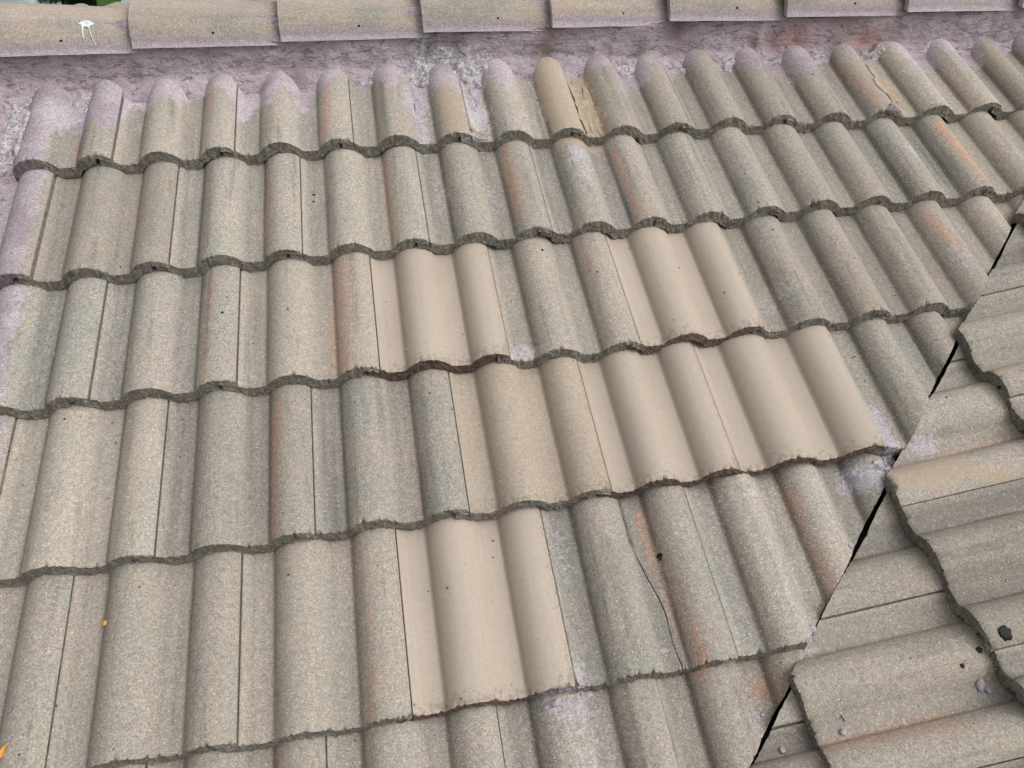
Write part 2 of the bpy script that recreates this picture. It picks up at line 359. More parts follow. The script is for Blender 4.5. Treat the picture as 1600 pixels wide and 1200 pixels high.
def S_(a, b, x):
    t = np.clip((x - a) / (b - a), 0, 1); return t * t * (3 - 2 * t)
def base_feat(cs, s, d, rr):
    f = s % 1.0
    g = lambda c, w: np.exp(-((f - c) / w) ** 2)
    a = rr.uniform(.35, 1); b = rr.uniform(.1, .8)
    cr = a * (g(.402, .022) * 1.25 + g(.415, .04) * .5 + g(.50, .10) * .38) + b * (g(1.0 + .13, .05) + g(.13, .05)) * .28  # grime line at the roll base, wider band also paints in flank shade
    pan = (S_(.02, .12, f) * (1 - S_(.37, .43, f))) * rr.uniform(.25, .95)
    ed = np.exp(-((d) / .03) ** 2) + np.exp(-((s - 2) / .12) ** 2) * .7
    return dict(crease=np.clip(cr, 0, 1) * (s > 0), edge=ed, pan=pan)
def feat_main(cs, s, d, ri, k, rr):
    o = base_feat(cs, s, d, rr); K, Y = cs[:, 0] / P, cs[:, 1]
    pa = np.zeros(len(K)); ru = np.zeros(len(K))
    for (kc, yc, rk, ry, a) in PALE:
        pa = np.maximum(pa, a * np.exp(-(((K - kc) / rk) ** 2 + ((Y - yc) / ry) ** 2)))
    for (k0, y0, k1, y1, wd, a) in RUST:
        t = np.clip((Y - y0) / (y1 - y0 - 1e-9), 0, 1); kc = k0 + (k1 - k0) * t
        end = S_(-.03, .0, -(Y - y0)) * S_(-.03, 0, Y - y1)
        ru = np.maximum(ru, a * np.exp(-((K - kc) / wd) ** 2) * end)
    oc = np.zeros(len(K))
    for (kc, yc, rk, ry, a) in OCHRE:
        oc = np.maximum(oc, a * np.exp(-(np.abs((K - kc) / rk) ** 4 + np.abs((Y - yc) / ry) ** 6)))
    o['ochre'] = oc
    lo = .15 + .045 * np.sin(K * 1.9) + .03 * np.sin(K * 5.3) + .03 * np.sin(K * 11.7) - .05 * (K < .8)
    pu = S_(lo, lo + .14, Y) * 1.1
    le = 1.55 * (1 - S_(-1.45, -.85, K)) * S_(-1.25, -.7, Y); le2 = (1 - S_(-1.5, -.7, K)) * S_(-1.3, -.7, Y)
    pu = np.maximum(pu, np.maximum(le, le2 * .8)); pa = np.maximum(pa, .55 * (1 - S_(-1.5, -1.05, K)) * S_(-.6, -.1, Y) * (Y < .1))
    o.update(pale=pa, rust=ru, purple=pu, grime=.0 * K)
    g_ = 0 * K; dd = np.clip(d / .34, 0, 1)
    for q in range(rr.choice((1, 2, 3))):
        kk = k + rr.choice((.55, 1.55, .47, 1.47, .9, .25, 1.25, .7, 1.75)) + rr.uniform(-.05, .05); t0, t1 = rr.uniform(-.2, .5), rr.uniform(.5, 1.2)
        g_ = np.maximum(g_, rr.uniform(.35, .85) * np.exp(-((K - kk) / rr.uniform(.025, .085)) ** 2) * S_(t0 - .2, t0 + .1, dd) * (1 - S_(t1 - .1, t1 + .2, dd)))
    o['grime'] = g_
    return o
def feat_side(cs, s, d, ri, k, rr):
    o = base_feat(cs, s, d, rr); K, Y = cs[:, 0] / P, cs[:, 1]; z = 0 * K
    ru = z.copy()
    for (k0, y0, k1, y1, wd, a) in SRUST:
        t = np.clip((Y - y0) / (y1 - y0 - 1e-9), 0, 1); kc = k0 + (k1 - k0) * t
        ru = np.maximum(ru, a * np.exp(-((K - kc) / wd) ** 2) * S_(-.04, .0, Y - y0) * S_(-.04, 0, y1 - Y))
    pa = z.copy()
    for (kc, yc, rk, ry, a) in SPALE:
        pa = np.maximum(pa, a * np.exp(-(((K - kc) / rk) ** 2 + ((Y - yc) / ry) ** 2)))
    gr = z.copy()
    for (kc, yc, rk, ry, a) in SGRIME:
        gr = np.maximum(gr, a * np.exp(-(((K - kc) / rk) ** 2 + ((Y - yc) / ry) ** 2)))
    oc = z.copy()
    for (kc, yc, rk, ry, a) in SOCHRE:
        oc = np.maximum(oc, a * np.exp(-(np.abs((K - kc) / rk) ** 3 + np.abs((Y - yc) / ry) ** 4)))
    o.update(pale=pa, rust=ru, purple=z, grime=gr, ochre=oc)
    return o
OCHRE = [(7.8, .13, .42, .19, 1.1), (8.25, .10, .28, .17, 1.0), (5.72, .09, .33, .15, .62), (14.08, .09, .2, .15, .9), (13.75, .12, .2, .1, .5), (13.0, -.24, .2, .07, .5)]
SOCHRE = [(1.85, -.2, .40, .12, .72), (2.15, -.09, .16, .08, .62)]
SRUST = [(3.3, -.30, 3.3, 0, .15, .3), (4.9, -.62, 4.9, -.40, .2, .75), (5.1, -.5, 5.1, -.38, .12, .5), (4.6, -.45, 4.6, -.3, .15, .3), (.55, 0.03, .5, .2, .1, .9), (1.55, -.15, 1.5, 0, .12, .7)]
SPALE = [(1.3, -.17, .25, .05, .9), (1.6, -.1, .2, .05, .5), (2.75, -.22, .3, .12, .45), (2.7, -.05, .2, .1, .6), (3.75, -.5, .2, .1, .3), (4.75, -.5, .2, .1, .35), (3.7, -.59, .25, .03, .8), (4.6, -.68, .3, .04, .5), (2.3, -.35, .3, .03, .5)]
SGRIME = [(4.1, -.36, .12, .05, .9), (4.45, -.5, .1, .12, .4), (1.2, -.13, .1, .12, .5), (3.6, -.1, .12, .2, .4), (2.05, .1, .1, .1, .5)]

I3 = Matrix.Identity(4)
W_main = A.to_4x4()
main = empty('roof_slope', W_main, label='broad slope of weathered double-roll tiles between the mortared ridge and the valley', cat='roof slope')
O3 = A @ Vector((1.9, 1.0352 * 1.9 - 2.7776, 0))
W_side = Matrix(((0, ct, -st, O3.x), (-1, 0, 0, O3.y), (0, st, ct, O3.z), (0, 0, 0, 1)))
side = empty('roof_slope', W_side, label='smaller tiled roof slope at the right, beyond the black diagonal valley gap', cat='roof slope')

def row(yk, yv, j, par, k0, k1): return dict(yk=yk, yv=yv, j=j, par=par, k0=k0, k1=k1)
rows = [
 row([-4, 4, 10, 16, 20], [.003, 0, -.024, -.031, -.031], {0: -.02, 2: 1.96, 4: 3.953, 10: 9.98, 12: 12.0, 14: 14.05, 16: 16.15}, 0, -4, 20),
 row([-4, 5, 11, 20], [-.349, -.345, -.342, -.337], {-1: -.989, 1: .996, 5: 5.0, 9: 8.961, 11: 10.994, 13: 13.012}, 1, -5, 19),
 row([-4, 2, 7, 9, 12, 18], [-.684, -.687, -.694, -.695, -.685, -.685], {0: .029, 2: 2.014, 4: 4.029, 6: 5.935, 8: 7.923, 10: 9.918, 12: 12.0}, 0, -4, 16),
 row([-4, 4, 7, 11, 18], [-1.049, -1.046, -1.037, -1.021, -1.018], {1: 1.026, 3: 3.012, 5: 5.013, 7: 6.955, 9: 8.79, 11: 11.011}, 1, -5, 16),
 row([-4, 4, 8, 12], [-1.405, -1.401, -1.392, -1.385], {2: 2.045, 4: 4.02, 6: 5.976, 8: 8.018}, 0, -4, 14),
 row([-4, 12], [-1.755, -1.745], {}, 1, -5, 11),
 row([-4, 12], [-2.10, -2.095], {}, 0, -4, 9),
]
MS = Slope(main, rows, 1)
vn = Vector((1, -ct, st * .6)).normalized()
def main_cut(ri, k):
    def f(rr):
        ym = MS.ny(ri, k) + .17; xm = (ym + 2.7776) / 1.0353
        a = rr.uniform(-.02, .02); n = Matrix.Rotation(a, 3, 'Z') @ vn
        return Vector((xm, ym, 0)) - vn * rr.uniform(0, .0018), n
    return f
special = {
 (2, 4): dict(mats=(M_new, M_nose_red), fresh=1, nose=.028, label='smooth fresh beige replacement tile with a dark reddish broken nose, alone in the middle course'),
 (2, 8): dict(mats=(M_new, M_nose_brown), fresh=1, nose=.024, label='smooth fresh beige replacement tile directly above the run of three fresh tiles'),
 (3, 5): dict(mats=(M_mid, M_nose), fresh=1, nose=.027, label='sandy beige replacement tile at the left end of the run of three'),
 (3, 7): dict(mats=(M_new, M_nose_red), fresh=1, nose=.022, lift=(.003, 0), label='smooth fresh beige replacement tile in the middle of the run of three, reddish nose'),
 (3, 9): dict(mats=(M_new, M_nose_red), fresh=1, nose=.018, lift=(.0, .006), label='smooth fresh beige replacement tile at the right end of the run of three'),
 (4, 4): dict(mats=(M_new, M_nose_red), fresh=1, nose=.016, label='smooth fresh beige replacement tile in the lowest full course'),
 (4, 6): dict(crack=(np.array([-.01, .0, .057, .117, .182, .263, .341, .5]), np.array([1.32, 1.32, 1.28, 1.3, 1.2, 1.07, 1.08, 1.08])), label='weathered tile split by a long dark crack, with a small black hole'),
}
for ri, r in enumerate(rows):
    k = r['par'] + math.ceil((r['k0'] - r['par']) / 2) * 2
    while k < r['k1']:
        y0 = MS.ny(ri, k); xv0 = (y0 + 2.7776) / 1.0353
        if k * P - .05 > (y0 + .42 + 2.7776) / 1.0353: break
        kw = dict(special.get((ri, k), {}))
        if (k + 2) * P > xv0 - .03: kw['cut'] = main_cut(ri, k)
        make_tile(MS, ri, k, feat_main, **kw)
        k += 2

srows = [
 row([-9, 9], [.72, .72], {}, 1, -7, 7),
 row([-9, 9], [.385, .385], {}, 0, -4, 7),
 row([-9, 0, 9], [.042, .04, .05], {-1: -1.02, 1: 1.06}, 1, -3, 9),
 row([-9, 9], [-.297, -.290], {2: 2.26, 4: 4.37}, 0, -2, 10),
 row([-9, 9], [-.632, -.640], {3: 3.42, 5: 5.47}, 1, 1, 9),
 row([-9, 9], [-.975, -.98], {4: 4.5}, 0, 2, 10),
 row([-9, 9], [-1.32, -1.32], {}, 1, 3, 11),
]
SS = Slope(side, srows, 2)
sn = Vector((-1, -ct, st * .6)).normalized()
def side_cut(ri, k):
    def f(rr):
        yn = SS.ny(ri, k)
        pa = Vector((-yn / 1.0353 - rr.uniform(.010, .016), yn, 0)); pb = Vector((-(yn + .24) / 1.0353 + rr.uniform(.0, .002), yn + .24, 0))
        dr = pb - pa; n = Vector((-dr.y, dr.x, 0)).normalized(); n = n if n.x < 0 else -n
        n.z = st * .35
        return pa, n.normalized()
    return f
for ri, r in enumerate(srows):
    k = r['par'] + math.ceil((r['k0'] - r['par']) / 2) * 2
    while k < r['k1']:
        y0 = SS.ny(ri, k)
        if (k + 2) * P > (y0 + .42) / -1.0353 + .02:
            kw = {}
            if k * P < -y0 / 1.0353 + .05: kw['cut'] = side_cut(ri, k)
            make_tile(SS, ri, k, feat_side, **kw)
        k += 2

# underlay below the tiles, valley lining
def sheet(name, pts, z, parent, mat, t=.01):
    n = len(pts); vs = [(x, y, z) for x, y in pts] + [(x, y, z - t) for x, y in pts]
    fs = [tuple(range(n)), tuple(range(2 * n - 1, n - 1, -1))] + [(i, (i + 1) % n, n + (i + 1) % n, n + i)[::-1] for i in range(n)]
    return link(name, mesh(name, vs, fs, False), parent, (mat,))
vx = lambda y: (y + 2.7776) / 1.0353
sheet('underlay', [(-.75, -2.2), (vx(-2.2) , -2.2), (vx(.47), .47), (-.75, .47)], -.088, main, M_felt)
sheet('underlay', [(1.45, -1.45), (1.45, 1.15), (-1.11, 1.15), (1.4, -1.45)], -.088, side, M_felt)
vg = empty('valley_gutter', I3, label='dark valley lining showing as the black diagonal gap between the two tiled slopes', cat='roof valley')
va, vb = A @ Vector((vx(-2.2), -2.2, -.075)), A @ Vector((vx(.45), .45, -.075))
L1, R1 = A @ Vector((-.11, 0, .004)), Matrix(W_side.to_3x3()) @ Vector((.11, 0, .004))
me = mesh('lining', [va + L1, va, va + R1, vb + L1, vb, vb + R1], [(0, 1, 4, 3), (1, 2, 5, 4)], False)
link('lining', me, vg, (M_felt,))

# ---------------------------------------------------------------- mortar under the ridge
RK = [(5.3, .21, .34, .08), (5.85, .275, .75, .055), (6.4, .2, .3, .08), (5.5, .31, .4, .05), (5.6, .29, .35, .04), (9.2, .25, .2, .02), (10.4, .23, .25, .02), (11.3, .25, .2, .02), (14.4, .26, .25, .02), (-.55, .25, .25, .03), (4.3, .26, .15, .02), (13.2, .26, .15, .02)]
BR = [(12.6, .30, .55, .02), (14.3, .29, .5, .028), (13.7, .33, .3, .02)]
DK = [(7.7, .31, .25, .035), (3.0, .29, .2, .03), (9.55, .3, .12, .02), (10.3, .33, .2, .02), (13.6, .27, .3, .03), (11.9, .3, .1, .03), (5.9, .33, .6, .01), (-.4, .3, .4, .015)]
def blob(L, k, y): return max(math.exp(-((k - a) / c) ** 2 - ((y - b) / e) ** 2) for a, b, c, e in L)
def bed():
    nx, ny = 620, 90; x0, x1 = -4 * P, 20.4 * P; vs = []; at = dict(rubble=[], brick=[], dark=[])
    for j in range(ny):
        for i in range(nx):
            x = x0 + (x1 - x0) * i / (nx - 1); y = .19 + .22 * j / (ny - 1); k = x / P
            lo = .246 + .014 * nz(k * .9, 2.2) + .010 * nz(k * 3.1, 5.1) - .0010 * max(0, k)
            z = -.045 + (y - lo) * .44 + 2.7 * max(0, y - .317 + .0022 * max(0, k - 7) - (lo - .246)) ** 1.15 * 1.15
            rise = .010 * nz(k * .45, y * 9, 1.5) + .011 * fbm(k * 1.1, y * 14, .4, 1, 7) + .004 * abs(fbm(k * 2.3, y * 40, 6.4, 1, 5))
            rb = min(1, blob(RK, k, y))
            z += rise * (.45 + .55 * sstep(.30, .33, y)) + rb * (.012 + .026 * fbm(k * 4, y * 30, 3, 1.5, 4))
            jn = max(math.exp(-((k - q) / .28) ** 2) for q in (.31, 2.84, 5.39, 7.79, 10.05, 12.38, 14.88, 17.33))
            z += jn * sstep(.31, .34, y) * (.004 + .008 * fbm(k * 3, y * 30, 9, 1, 4))
            # pressed back between the rolls, humped over them
            z += .003 * math.cos((k - .78) * 2 * math.pi) * sstep(.40, .28, y) - .004
            z = min(z, .052 + .005 * jn + .004 * fbm(k * 2, y * 5, 3) + max(0, y - .345) * .5)
            vs.append((x, y, z)); at['rubble'].append(rb); at['brick'].append(blob(BR, k, y)); at['dark'].append(blob(DK, k, y))
    fs = [(j * nx + i, j * nx + i + 1, (j + 1) * nx + i + 1, (j + 1) * nx + i) for j in range(ny - 1) for i in range(nx - 1)]
    me = mesh('mortar_bed', vs, fs)
    for n, a in at.items(): me.attributes.new(n, 'FLOAT', 'POINT').data.foreach_set('value', np.array(a, np.float32))
    return me
ridge = empty('ridge_capping', I3, label='row of half-round ridge tiles bedded in purple-painted mortar along the roof top', cat='roof ridge')
mb = link('mortar_bed', bed(), ridge, (M_mortar,)); mb.matrix_local = W_main

def strip_mortar(name, kfun, y0, y1, hfun, rub, n=(60, 110)):
    vs = []; rbv = []
    for j in range(n[1]):
        y = y0 + (y1 - y0) * j / (n[1] - 1)
        ka, kb = kfun(y)
        for i in range(n[0]):
            u = i / (n[0] - 1); k = ka + (kb - ka) * u
            h = hfun(u, (y - y0) / (y1 - y0), k, y)
            vs.append((k * P, y, MS.surf(k * P, y) + h)); rbv.append(rub(u, k, y))
    fs = [(j * n[0] + i, j * n[0] + i + 1, (j + 1) * n[0] + i + 1, (j + 1) * n[0] + i) for j in range(n[1] - 1) for i in range(n[0] - 1)]
    me = mesh(name, vs, fs); me.attributes.new('rubble', 'FLOAT', 'POINT').data.foreach_set('value', np.array(rbv, np.float32))
    return me
def hv(u, v, k, y):
    e = min(1, min(u, 1 - u) * 6) * min(1, min(v, 1 - v) * 8)
    return -.004 + e * (.010 + .010 * fbm(k * 3, y * 18, 2, 1, 4))
o = link('mortar_fillet', strip_mortar('mortar_fillet', lambda y: (-3.2, -1.62 + .10 * nz(y * 9, 3)), -.42, .30, lambda u, v, k, y: hv(u, v, k, y) + .012 * sstep(.9, .5, u), lambda u, k, y: 0.0), main, (M_mortar,))
o = link('mortar_fillet', strip_mortar('mortar_fillet', lambda y: (-1.92, -1.5 + .12 * nz(y * 14, 8)), .03, .30, lambda u, v, k, y: hv(u, v, k, y) + .004, lambda u, k, y: .9, (34, 80)), main, (M_mortar,))
o['label'] = 'rough pale crumbling mortar strip beside the left-hand roll'

def patch(sl, kc, yc, rk, ry, h, mat, rough=.5, name='mortar_patch', n=34, seed=0):
    vs = []; fs = []
    na = 60
    vs.append((kc * P, yc, sl.surf(kc * P, yc) + h))
    for i in range(1, n + 1):
        for a in range(na):
            t = 2 * math.pi * a / na; q = i / n
            R_ = q * (1 + (.75 if name == 'mortar_patch' else .25) * fbm(math.cos(t) * 1.6, math.sin(t) * 1.6, seed + 4.4, 1, 5))
            x = (kc + rk * R_ * math.cos(t)) * P; y = yc + ry * R_ * math.sin(t)
            e = 1 - q ** 4
            z = sl.surf(x, y) + e * h * (.9 + 1.3 * rough * fbm(x * 70, y * 70, seed, 1, 4)) + .0001 - .003 * (q > .99)
            vs.append((x, y, z))
    for a in range(na):
        fs.append((0, 1 + a, 1 + (a + 1) % na))
        for i in range(n - 1):
            b = 1 + i * na; fs.append((b + a, b + na + a, b + na + (a + 1) % na, b + (a + 1) % na))
    return link(name, mesh(name, vs, fs), sl.root, (mat,))
# sealed spots on the top course
patch(MS, 8.22, .12, .22, .13, .0028, M_ochre, .75, seed=3, n=60)['label'] = 'lumpy ochre mortar filling the pan beside the smeared roll'
patch(MS, 14.15, .08, .22, .12, .0025, M_ochre, .8, seed=5, n=60)
patch(MS, 6.12, .01, .14, .03, .004, M_ochre, 1.2, seed=7)
patch(MS, 6.2, -.002, .2, .012, .004, M_lav, 1.2, seed=8)
patch(MS, 13.9, -.02, .12, .012, .005, M_lav, 1.2, seed=9)
patch(MS, 5.12, .19, .12, .06, .003, M_lav, 1.6, seed=10)
patch(MS, 6.2, .17, .13, .06, .003, M_lav, 1.6, seed=11)
patch(MS, 10.98, -1.055, .2, .018, .006, M_lav, 1.5, seed=12)
patch(MS, 11.18, -1.035, .12, .02, .005, M_lav, 1.8, seed=13)
patch(MS, 10.45, -1.058, .14, .012, .004, M_lav, 1.2, seed=14)
patch(MS, 6.08, -1.40, .10, .014, .004, M_lav, 1.4, seed=15)
patch(MS, 5.8, -1.418, .25, .008, .004, M_lav, 1.4, seed=16)

def tar(sl, k, y, r, seed):
    return patch(sl, k, y, r / P, r, .0012, M_tar, .2, 'tar_spot', 8, seed)
for i, (k, y, r) in enumerate([(7.42, -1.174, .0055), (3.2, -.133, .005), (3.19, -.158, .004), (1.8, -.499, .0035), (6.79, -.391, .003), (7.56, -.481, .0022), (7.0, .053, .0045), (8.96, -.476, .002), (-.3, -.72, .002)]):
    tar(MS, k, y, r, 30 + i)
for i, (k, y, r) in enumerate([(4.23, -.259, .012), (4.28, -.305, .006), (4.39, -.344, .004)]):
    tar(SS, k, y, r, 50 + i)
tar(MS, 7.42, -1.182, .003, 61)

# ---------------------------------------------------------------- ridge tiles (world frame)
def ridge_mat():
    m = NB('ridge_tile'); m.co()
    sx = m.noise(m.scl(m.c, (3, 40, 60)), 1, 4, .6); big = m.noise(m.c, 8, 4, .6); med = m.noise(m.c, 40, 4, .65)
    col = m.mix(m.mr(sx, .35, .65), (.36, .31, .255), (.30, .268, .226))
    col = m.mix(m.mul(m.mr(big, .48, .62), .6), col, (.24, .23, .2))
    col = m.mix(m.mul(m.mr(big, .5, .38, 0, 1), .35), col, (.41, .315, .25))
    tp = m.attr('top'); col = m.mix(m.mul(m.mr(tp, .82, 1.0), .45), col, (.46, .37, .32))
    f = m.mr(m.add(m.mr(tp, .62, .16, 0, 1), m.mul(m.add(m.noise(m.scl(m.c, (12, 26, 26)), 1, 6, .7), -.5), 2.0)), .15, .95)
    col = m.mix(m.mul(f, .8), col, (.37, .305, .335))
    lp = m.attr('lip'); col = m.mix(m.mul(m.mr(m.add(lp, m.mul(m.add(med, -.5), .9)), .4, .9), .7), col, (.44, .385, .43))
    col, g = grains(m, col, .8)
    col = m.hsv(col, m.mr(m.rnd, 0, 1, .94, 1.06))
    return m.finish(col, .82, m.add(g, m.mul(m.noise(m.c, 45, 4), 1.4)), .0022, .7)
M_ridge = ridge_mat()
J = [-2.2, .31, 2.84, 5.39, 7.79, 10.05, 12.38, 14.88, 17.33, 19.8]
AP = .462                                  # ridge axis in slope y
YC = [AP * ct - .03 * st, AP * st + .03 * ct]
def base_z(x): return -.0045 * max(0, x / P - 5) * .0
for i in range(len(J) - 1):
    xa, xb = J[i] * P, J[i + 1] * P + .035
    rr = random.Random(i + 50); n = 30; nl = 26; L = xb - xa
    w0, w1 = .124, .110; h0, h1 = .078, .057
    rings = []; tops = []; lips = []
    xs = [0, .002, .006] + [L * q / (nl - 4) for q in range(1, nl - 3)]
    ph = rr.uniform(0, 50); lift0, lift1 = .010 + rr.uniform(-.003, .003), -.009
    yb = -.0022 * (J[i] if J[i] > 5 else 5) * .6 - .0026 * max(0, J[i] - 7)
    for xq in xs:
        t = xq / L; w_, h_ = w0 + (w1 - w0) * t, h0 + (h1 - h0) * t; lf = lift0 + (lift1 - lift0) * t
        rd = -.003 if xq < .001 else 0
        ring = []
        for side_ in (0, 1):
            for q in range(n + 1):
                a = math.pi * q / n; a = a if side_ == 0 else math.pi - a
                ww, hh = (w_ + rd, h_ + rd) if side_ == 0 else (w_ - .017, h_ - .017)
                c_, s_ = math.cos(a), math.sin(a)
                yy = -ww * math.copysign(abs(c_) ** .95, c_); zz = hh * (s_ ** .9 if s_ > 0 else 0)
                nn = .0016 * fbm(xq * 9 + ph, yy * 14, zz * 14, 1, 4); ww += .007 * max(0, 1 - s_ * 6) ** 2 if side_ == 0 else 0; yy = -ww * math.copysign(abs(c_) ** .95, c_)
                ring.append((xa + xq, YC[0] + yy * (1 + nn * 5) + yb, YC[1] - .012 + lf + zz + nn))
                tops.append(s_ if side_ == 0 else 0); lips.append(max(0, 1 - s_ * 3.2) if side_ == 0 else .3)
        rings.append(ring)
    N = 2 * (n + 1); vs = [v for r_ in rings for v in r_]
    fs = [(a * N + b, a * N + (b + 1) % N, (a + 1) * N + (b + 1) % N, (a + 1) * N + b) for a in range(len(xs) - 1) for b in range(N)]
    # end faces
    for a, rev in ((0, 0), (len(xs) - 1, 1)):
        for q in range(n):
            f_ = (a * N + q, a * N + N - 1 - q, a * N + N - 2 - q, a * N + q + 1); fs.append(f_[::-1] if rev else f_)
    me = mesh('ridge_tile', vs, fs)
    for nm, arr in (('top', tops), ('lip', lips)): me.attributes.new(nm, 'FLOAT', 'POINT').data.foreach_set('value', np.array(arr, np.float32))
    bm = bmesh.new(); bm.from_mesh(me); bmesh.ops.recalc_face_normals(bm, faces=bm.faces)
    for e in bm.edges:
        if len(e.link_faces) == 2 and e.calc_face_angle(0) > .9: e.smooth = False
    bm.to_mesh(me); bm.free()
    cx = Vector((xa, YC[0], YC[1])); me.transform(Matrix.Translation(-cx))
    ro = link('ridge_tile', me, ridge, (M_ridge,), cx)
    # nail hole
    hk = {0: -.84, 1: 1.7, 2: 4.25, 3: 6.8, 4: 9.19, 5: 11.43, 6: 13.84, 7: 16.33}.get(i)
    if hk is not None:
        x = hk * P; t = (x - xa) / L; w_, h_ = w0 + (w1 - w0) * t, h0 + (h1 - h0) * t; lf = lift0 + (lift1 - lift0) * t
        a = math.radians(24); c_, s_ = math.cos(a), math.sin(a)
        ctr = Vector((x, YC[0] - w_ * c_ ** .95 + yb, YC[1] - .012 + lf + h_ * s_ ** .9)); nrm = Vector((0, -1, .62)).normalized()
        bmh = bmesh.new(); bmesh.ops.create_uvsphere(bmh, u_segments=12, v_segments=8, radius=.0036)
        for v in bmh.verts: v.co = Vector((v.co.x * (1 + .2 * nz(v.co.x * 500, v.co.y * 500, i)), v.co.y, v.co.z))
        mh = bpy.data.meshes.new('nail_hole'); bmh.to_mesh(mh); bmh.free()
        ho = link('nail_hole', mh, ro, (M_felt,)); ho.location = ctr - cx; ho.scale = (1, .6, 1)
    if i == 0:   # bird dropping on the leftmost tile
        bd = []
        def ridge_pt(x, a):
            t = (x - xa) / L; w_, h_ = w0 + (w1 - w0) * t, h0 + (h1 - h0) * t; lf = lift0 + (lift1 - lift0) * t
            c_, s_ = math.cos(a), math.sin(a)
            return Vector((x, YC[0] - w_ * abs(c_) ** .95 * (1 if c_ > 0 else -1) * 1.012 + yb, YC[1] - .0105 + lf + h_ * s_ ** .9 * 1.012)) - cx
        vs, fs = [], []
        def run(x_, a0, a1, wd, n_=10):
            b = len(vs)
            for q in range(n_ + 1):
                t = q / n_; a = a0 + (a1 - a0) * t; ww = wd(t) * (1 + .4 * nz(t * 5, x_(t) * 90))
                vs.extend([ridge_pt(x_(t) - ww, a), ridge_pt(x_(t), a) + Vector((0, -.0012, .0012)), ridge_pt(x_(t) + ww, a)])
            for q in range(n_):
                for e in (0, 1): fs.append((b + 3 * q + e, b + 3 * q + e + 1, b + 3 * q + e + 4, b + 3 * q + e + 3))
        x0 = -.43 * P
        run(lambda t: x0, math.radians(64), math.radians(50), lambda t: .015 * math.sin(math.pi * min(1, t * .9 + .08)) + .002)
        run(lambda t: x0 - .009 + .002 * t, math.radians(56), math.radians(27), lambda t: .0028 * (1 - .6 * t))
        run(lambda t: x0 + .005 + .016 * t, math.radians(54), math.radians(12), lambda t: .0014 * (1 - .3 * t))
        link('bird_dropping', mesh('bird_dropping', vs, fs), ro, (M_white,))

# far side of the roof
def rear():
    vs = []; nx = 330
    for j in range(5):
        for i in range(nx):
            x = -1.0 + 4.4 * i / (nx - 1); y = j * .33
            vs.append((x, YC[0] + .06 + y * ct, YC[1] - .06 + prof(x / P) - y * st))
    return mesh('rear_tiling', vs, [(j * nx + i, j * nx + i + 1, (j + 1) * nx + i + 1, (j + 1) * nx + i) for j in range(4) for i in range(nx - 1)])
o = link('rear_tiling', rear(), ridge, (plain('rear_tile', (.3, .26, .21)),))

# ---------------------------------------------------------------- loose bits on the roof
def onroof(sl, k, y, h=0.0): return (sl.root.matrix_world if False else (W_main if sl is MS else W_side)) @ Vector((k * P, y, sl.surf(k * P, y) + h))
def crumb(sl, k, y, size, label, mat=M_crumb, asp=(1, .8, .6), rot=0, name='mortar_crumb', cat='mortar crumb', seed=1, group='mortar crumbs scattered on the tiles'):
    bm = bmesh.new(); bmesh.ops.create_icosphere(bm, subdivisions=2, radius=1)
    for v in bm.verts:
        q = v.co.normalized(); v.co = q * (1 + .38 * fbm(q.x * 1.4, q.y * 1.4, q.z * 1.4 + seed * 9, 1, 3))
        v.co.x = max(-.85, min(.9, v.co.x)) * asp[0]; v.co.y *= asp[1]; v.co.z = max(-.55, v.co.z) * asp[2]
    for v in bm.verts: v.co += Vector([random.uniform(-.07, .07) for _ in 'xyz'])
    me = bpy.data.meshes.new(name); bm.to_mesh(me); bm.free(); me.transform(Matrix.Scale(size, 4))
    o = link(name, me, None, (mat,)); o.matrix_world = Matrix.Translation(onroof(sl, k, y, size * asp[2] * .45)) @ (W_main if sl is MS else W_side).to_3x3().to_4x4() @ Matrix.Rotation(rot, 4, 'Z')
    return tag(o, label, cat, group)
crumb(MS, 7.13, -1.357, .0095, 'flat lavender mortar crumb beside the lower end of the long crack', asp=(1.25, .6, .4), rot=.1, seed=1)
crumb(MS, 8.26, -1.353, .0065, 'whitish mortar crumb in the pan right of the cracked tile', seed=2)
crumb(MS, 8.19, -1.43, .0035, 'tiny pale crumb just below the nose right of the cracked tile', seed=3)
crumb(MS, 8.2, -1.49, .005, 'small pale crumb lowest in the pan near the bottom of the valley gap', seed=4)
crumb(MS, -.62, -.848, .003, 'tiny brown grey crumb far left on the fourth course', seed=5)
crumb(MS, 9.98, -1.215, .007, 'pinkish mortar lump wedged in the valley gap at mid height', seed=6)
crumb(MS, 9.05, -1.362, .008, 'lavender mortar lump plugging the lower valley gap', seed=7, asp=(1, 1, .7))
crumb(MS, 8.9, -1.385, .007, 'dark lavender lump at the valley beneath the cut corner', seed=8)
crumb(SS, 4.6, -.325, .009, 'oval lavender mortar crumb beside the step on the right slope', seed=9, asp=(.8, 1.2, .6), rot=.9)
crumb(SS, 4.68, -.318, .0055, 'small crumb touching the oval lavender one on the right slope', seed=10)
crumb(SS, 4.75, -.586, .0065, 'lavender crumb low in the pan of the right slope, under a pale splinter', seed=11, asp=(1.2, .8, .6), rot=-.6)
crumb(SS, 4.6, -.575, .006, 'thin cream splinter just above the lavender crumb on the right slope', M_ochre, asp=(1.2, .35, .4), rot=.2, seed=12, name='mortar_splinter', cat='splinter', group=None)
crumb(SS, 4.72, -.694, .0065, 'lavender crumb at the lower right, left of the lowest tile step', seed=13)
crumb(MS, 11.05, -1.062, .012, 'dark purple grey mortar lump where the run of fresh tiles meets the valley', seed=14, asp=(1.2, .9, .6))
crumb(MS, 11.22, -1.04, .009, 'rough grey mortar lump at the valley edge', seed=15)
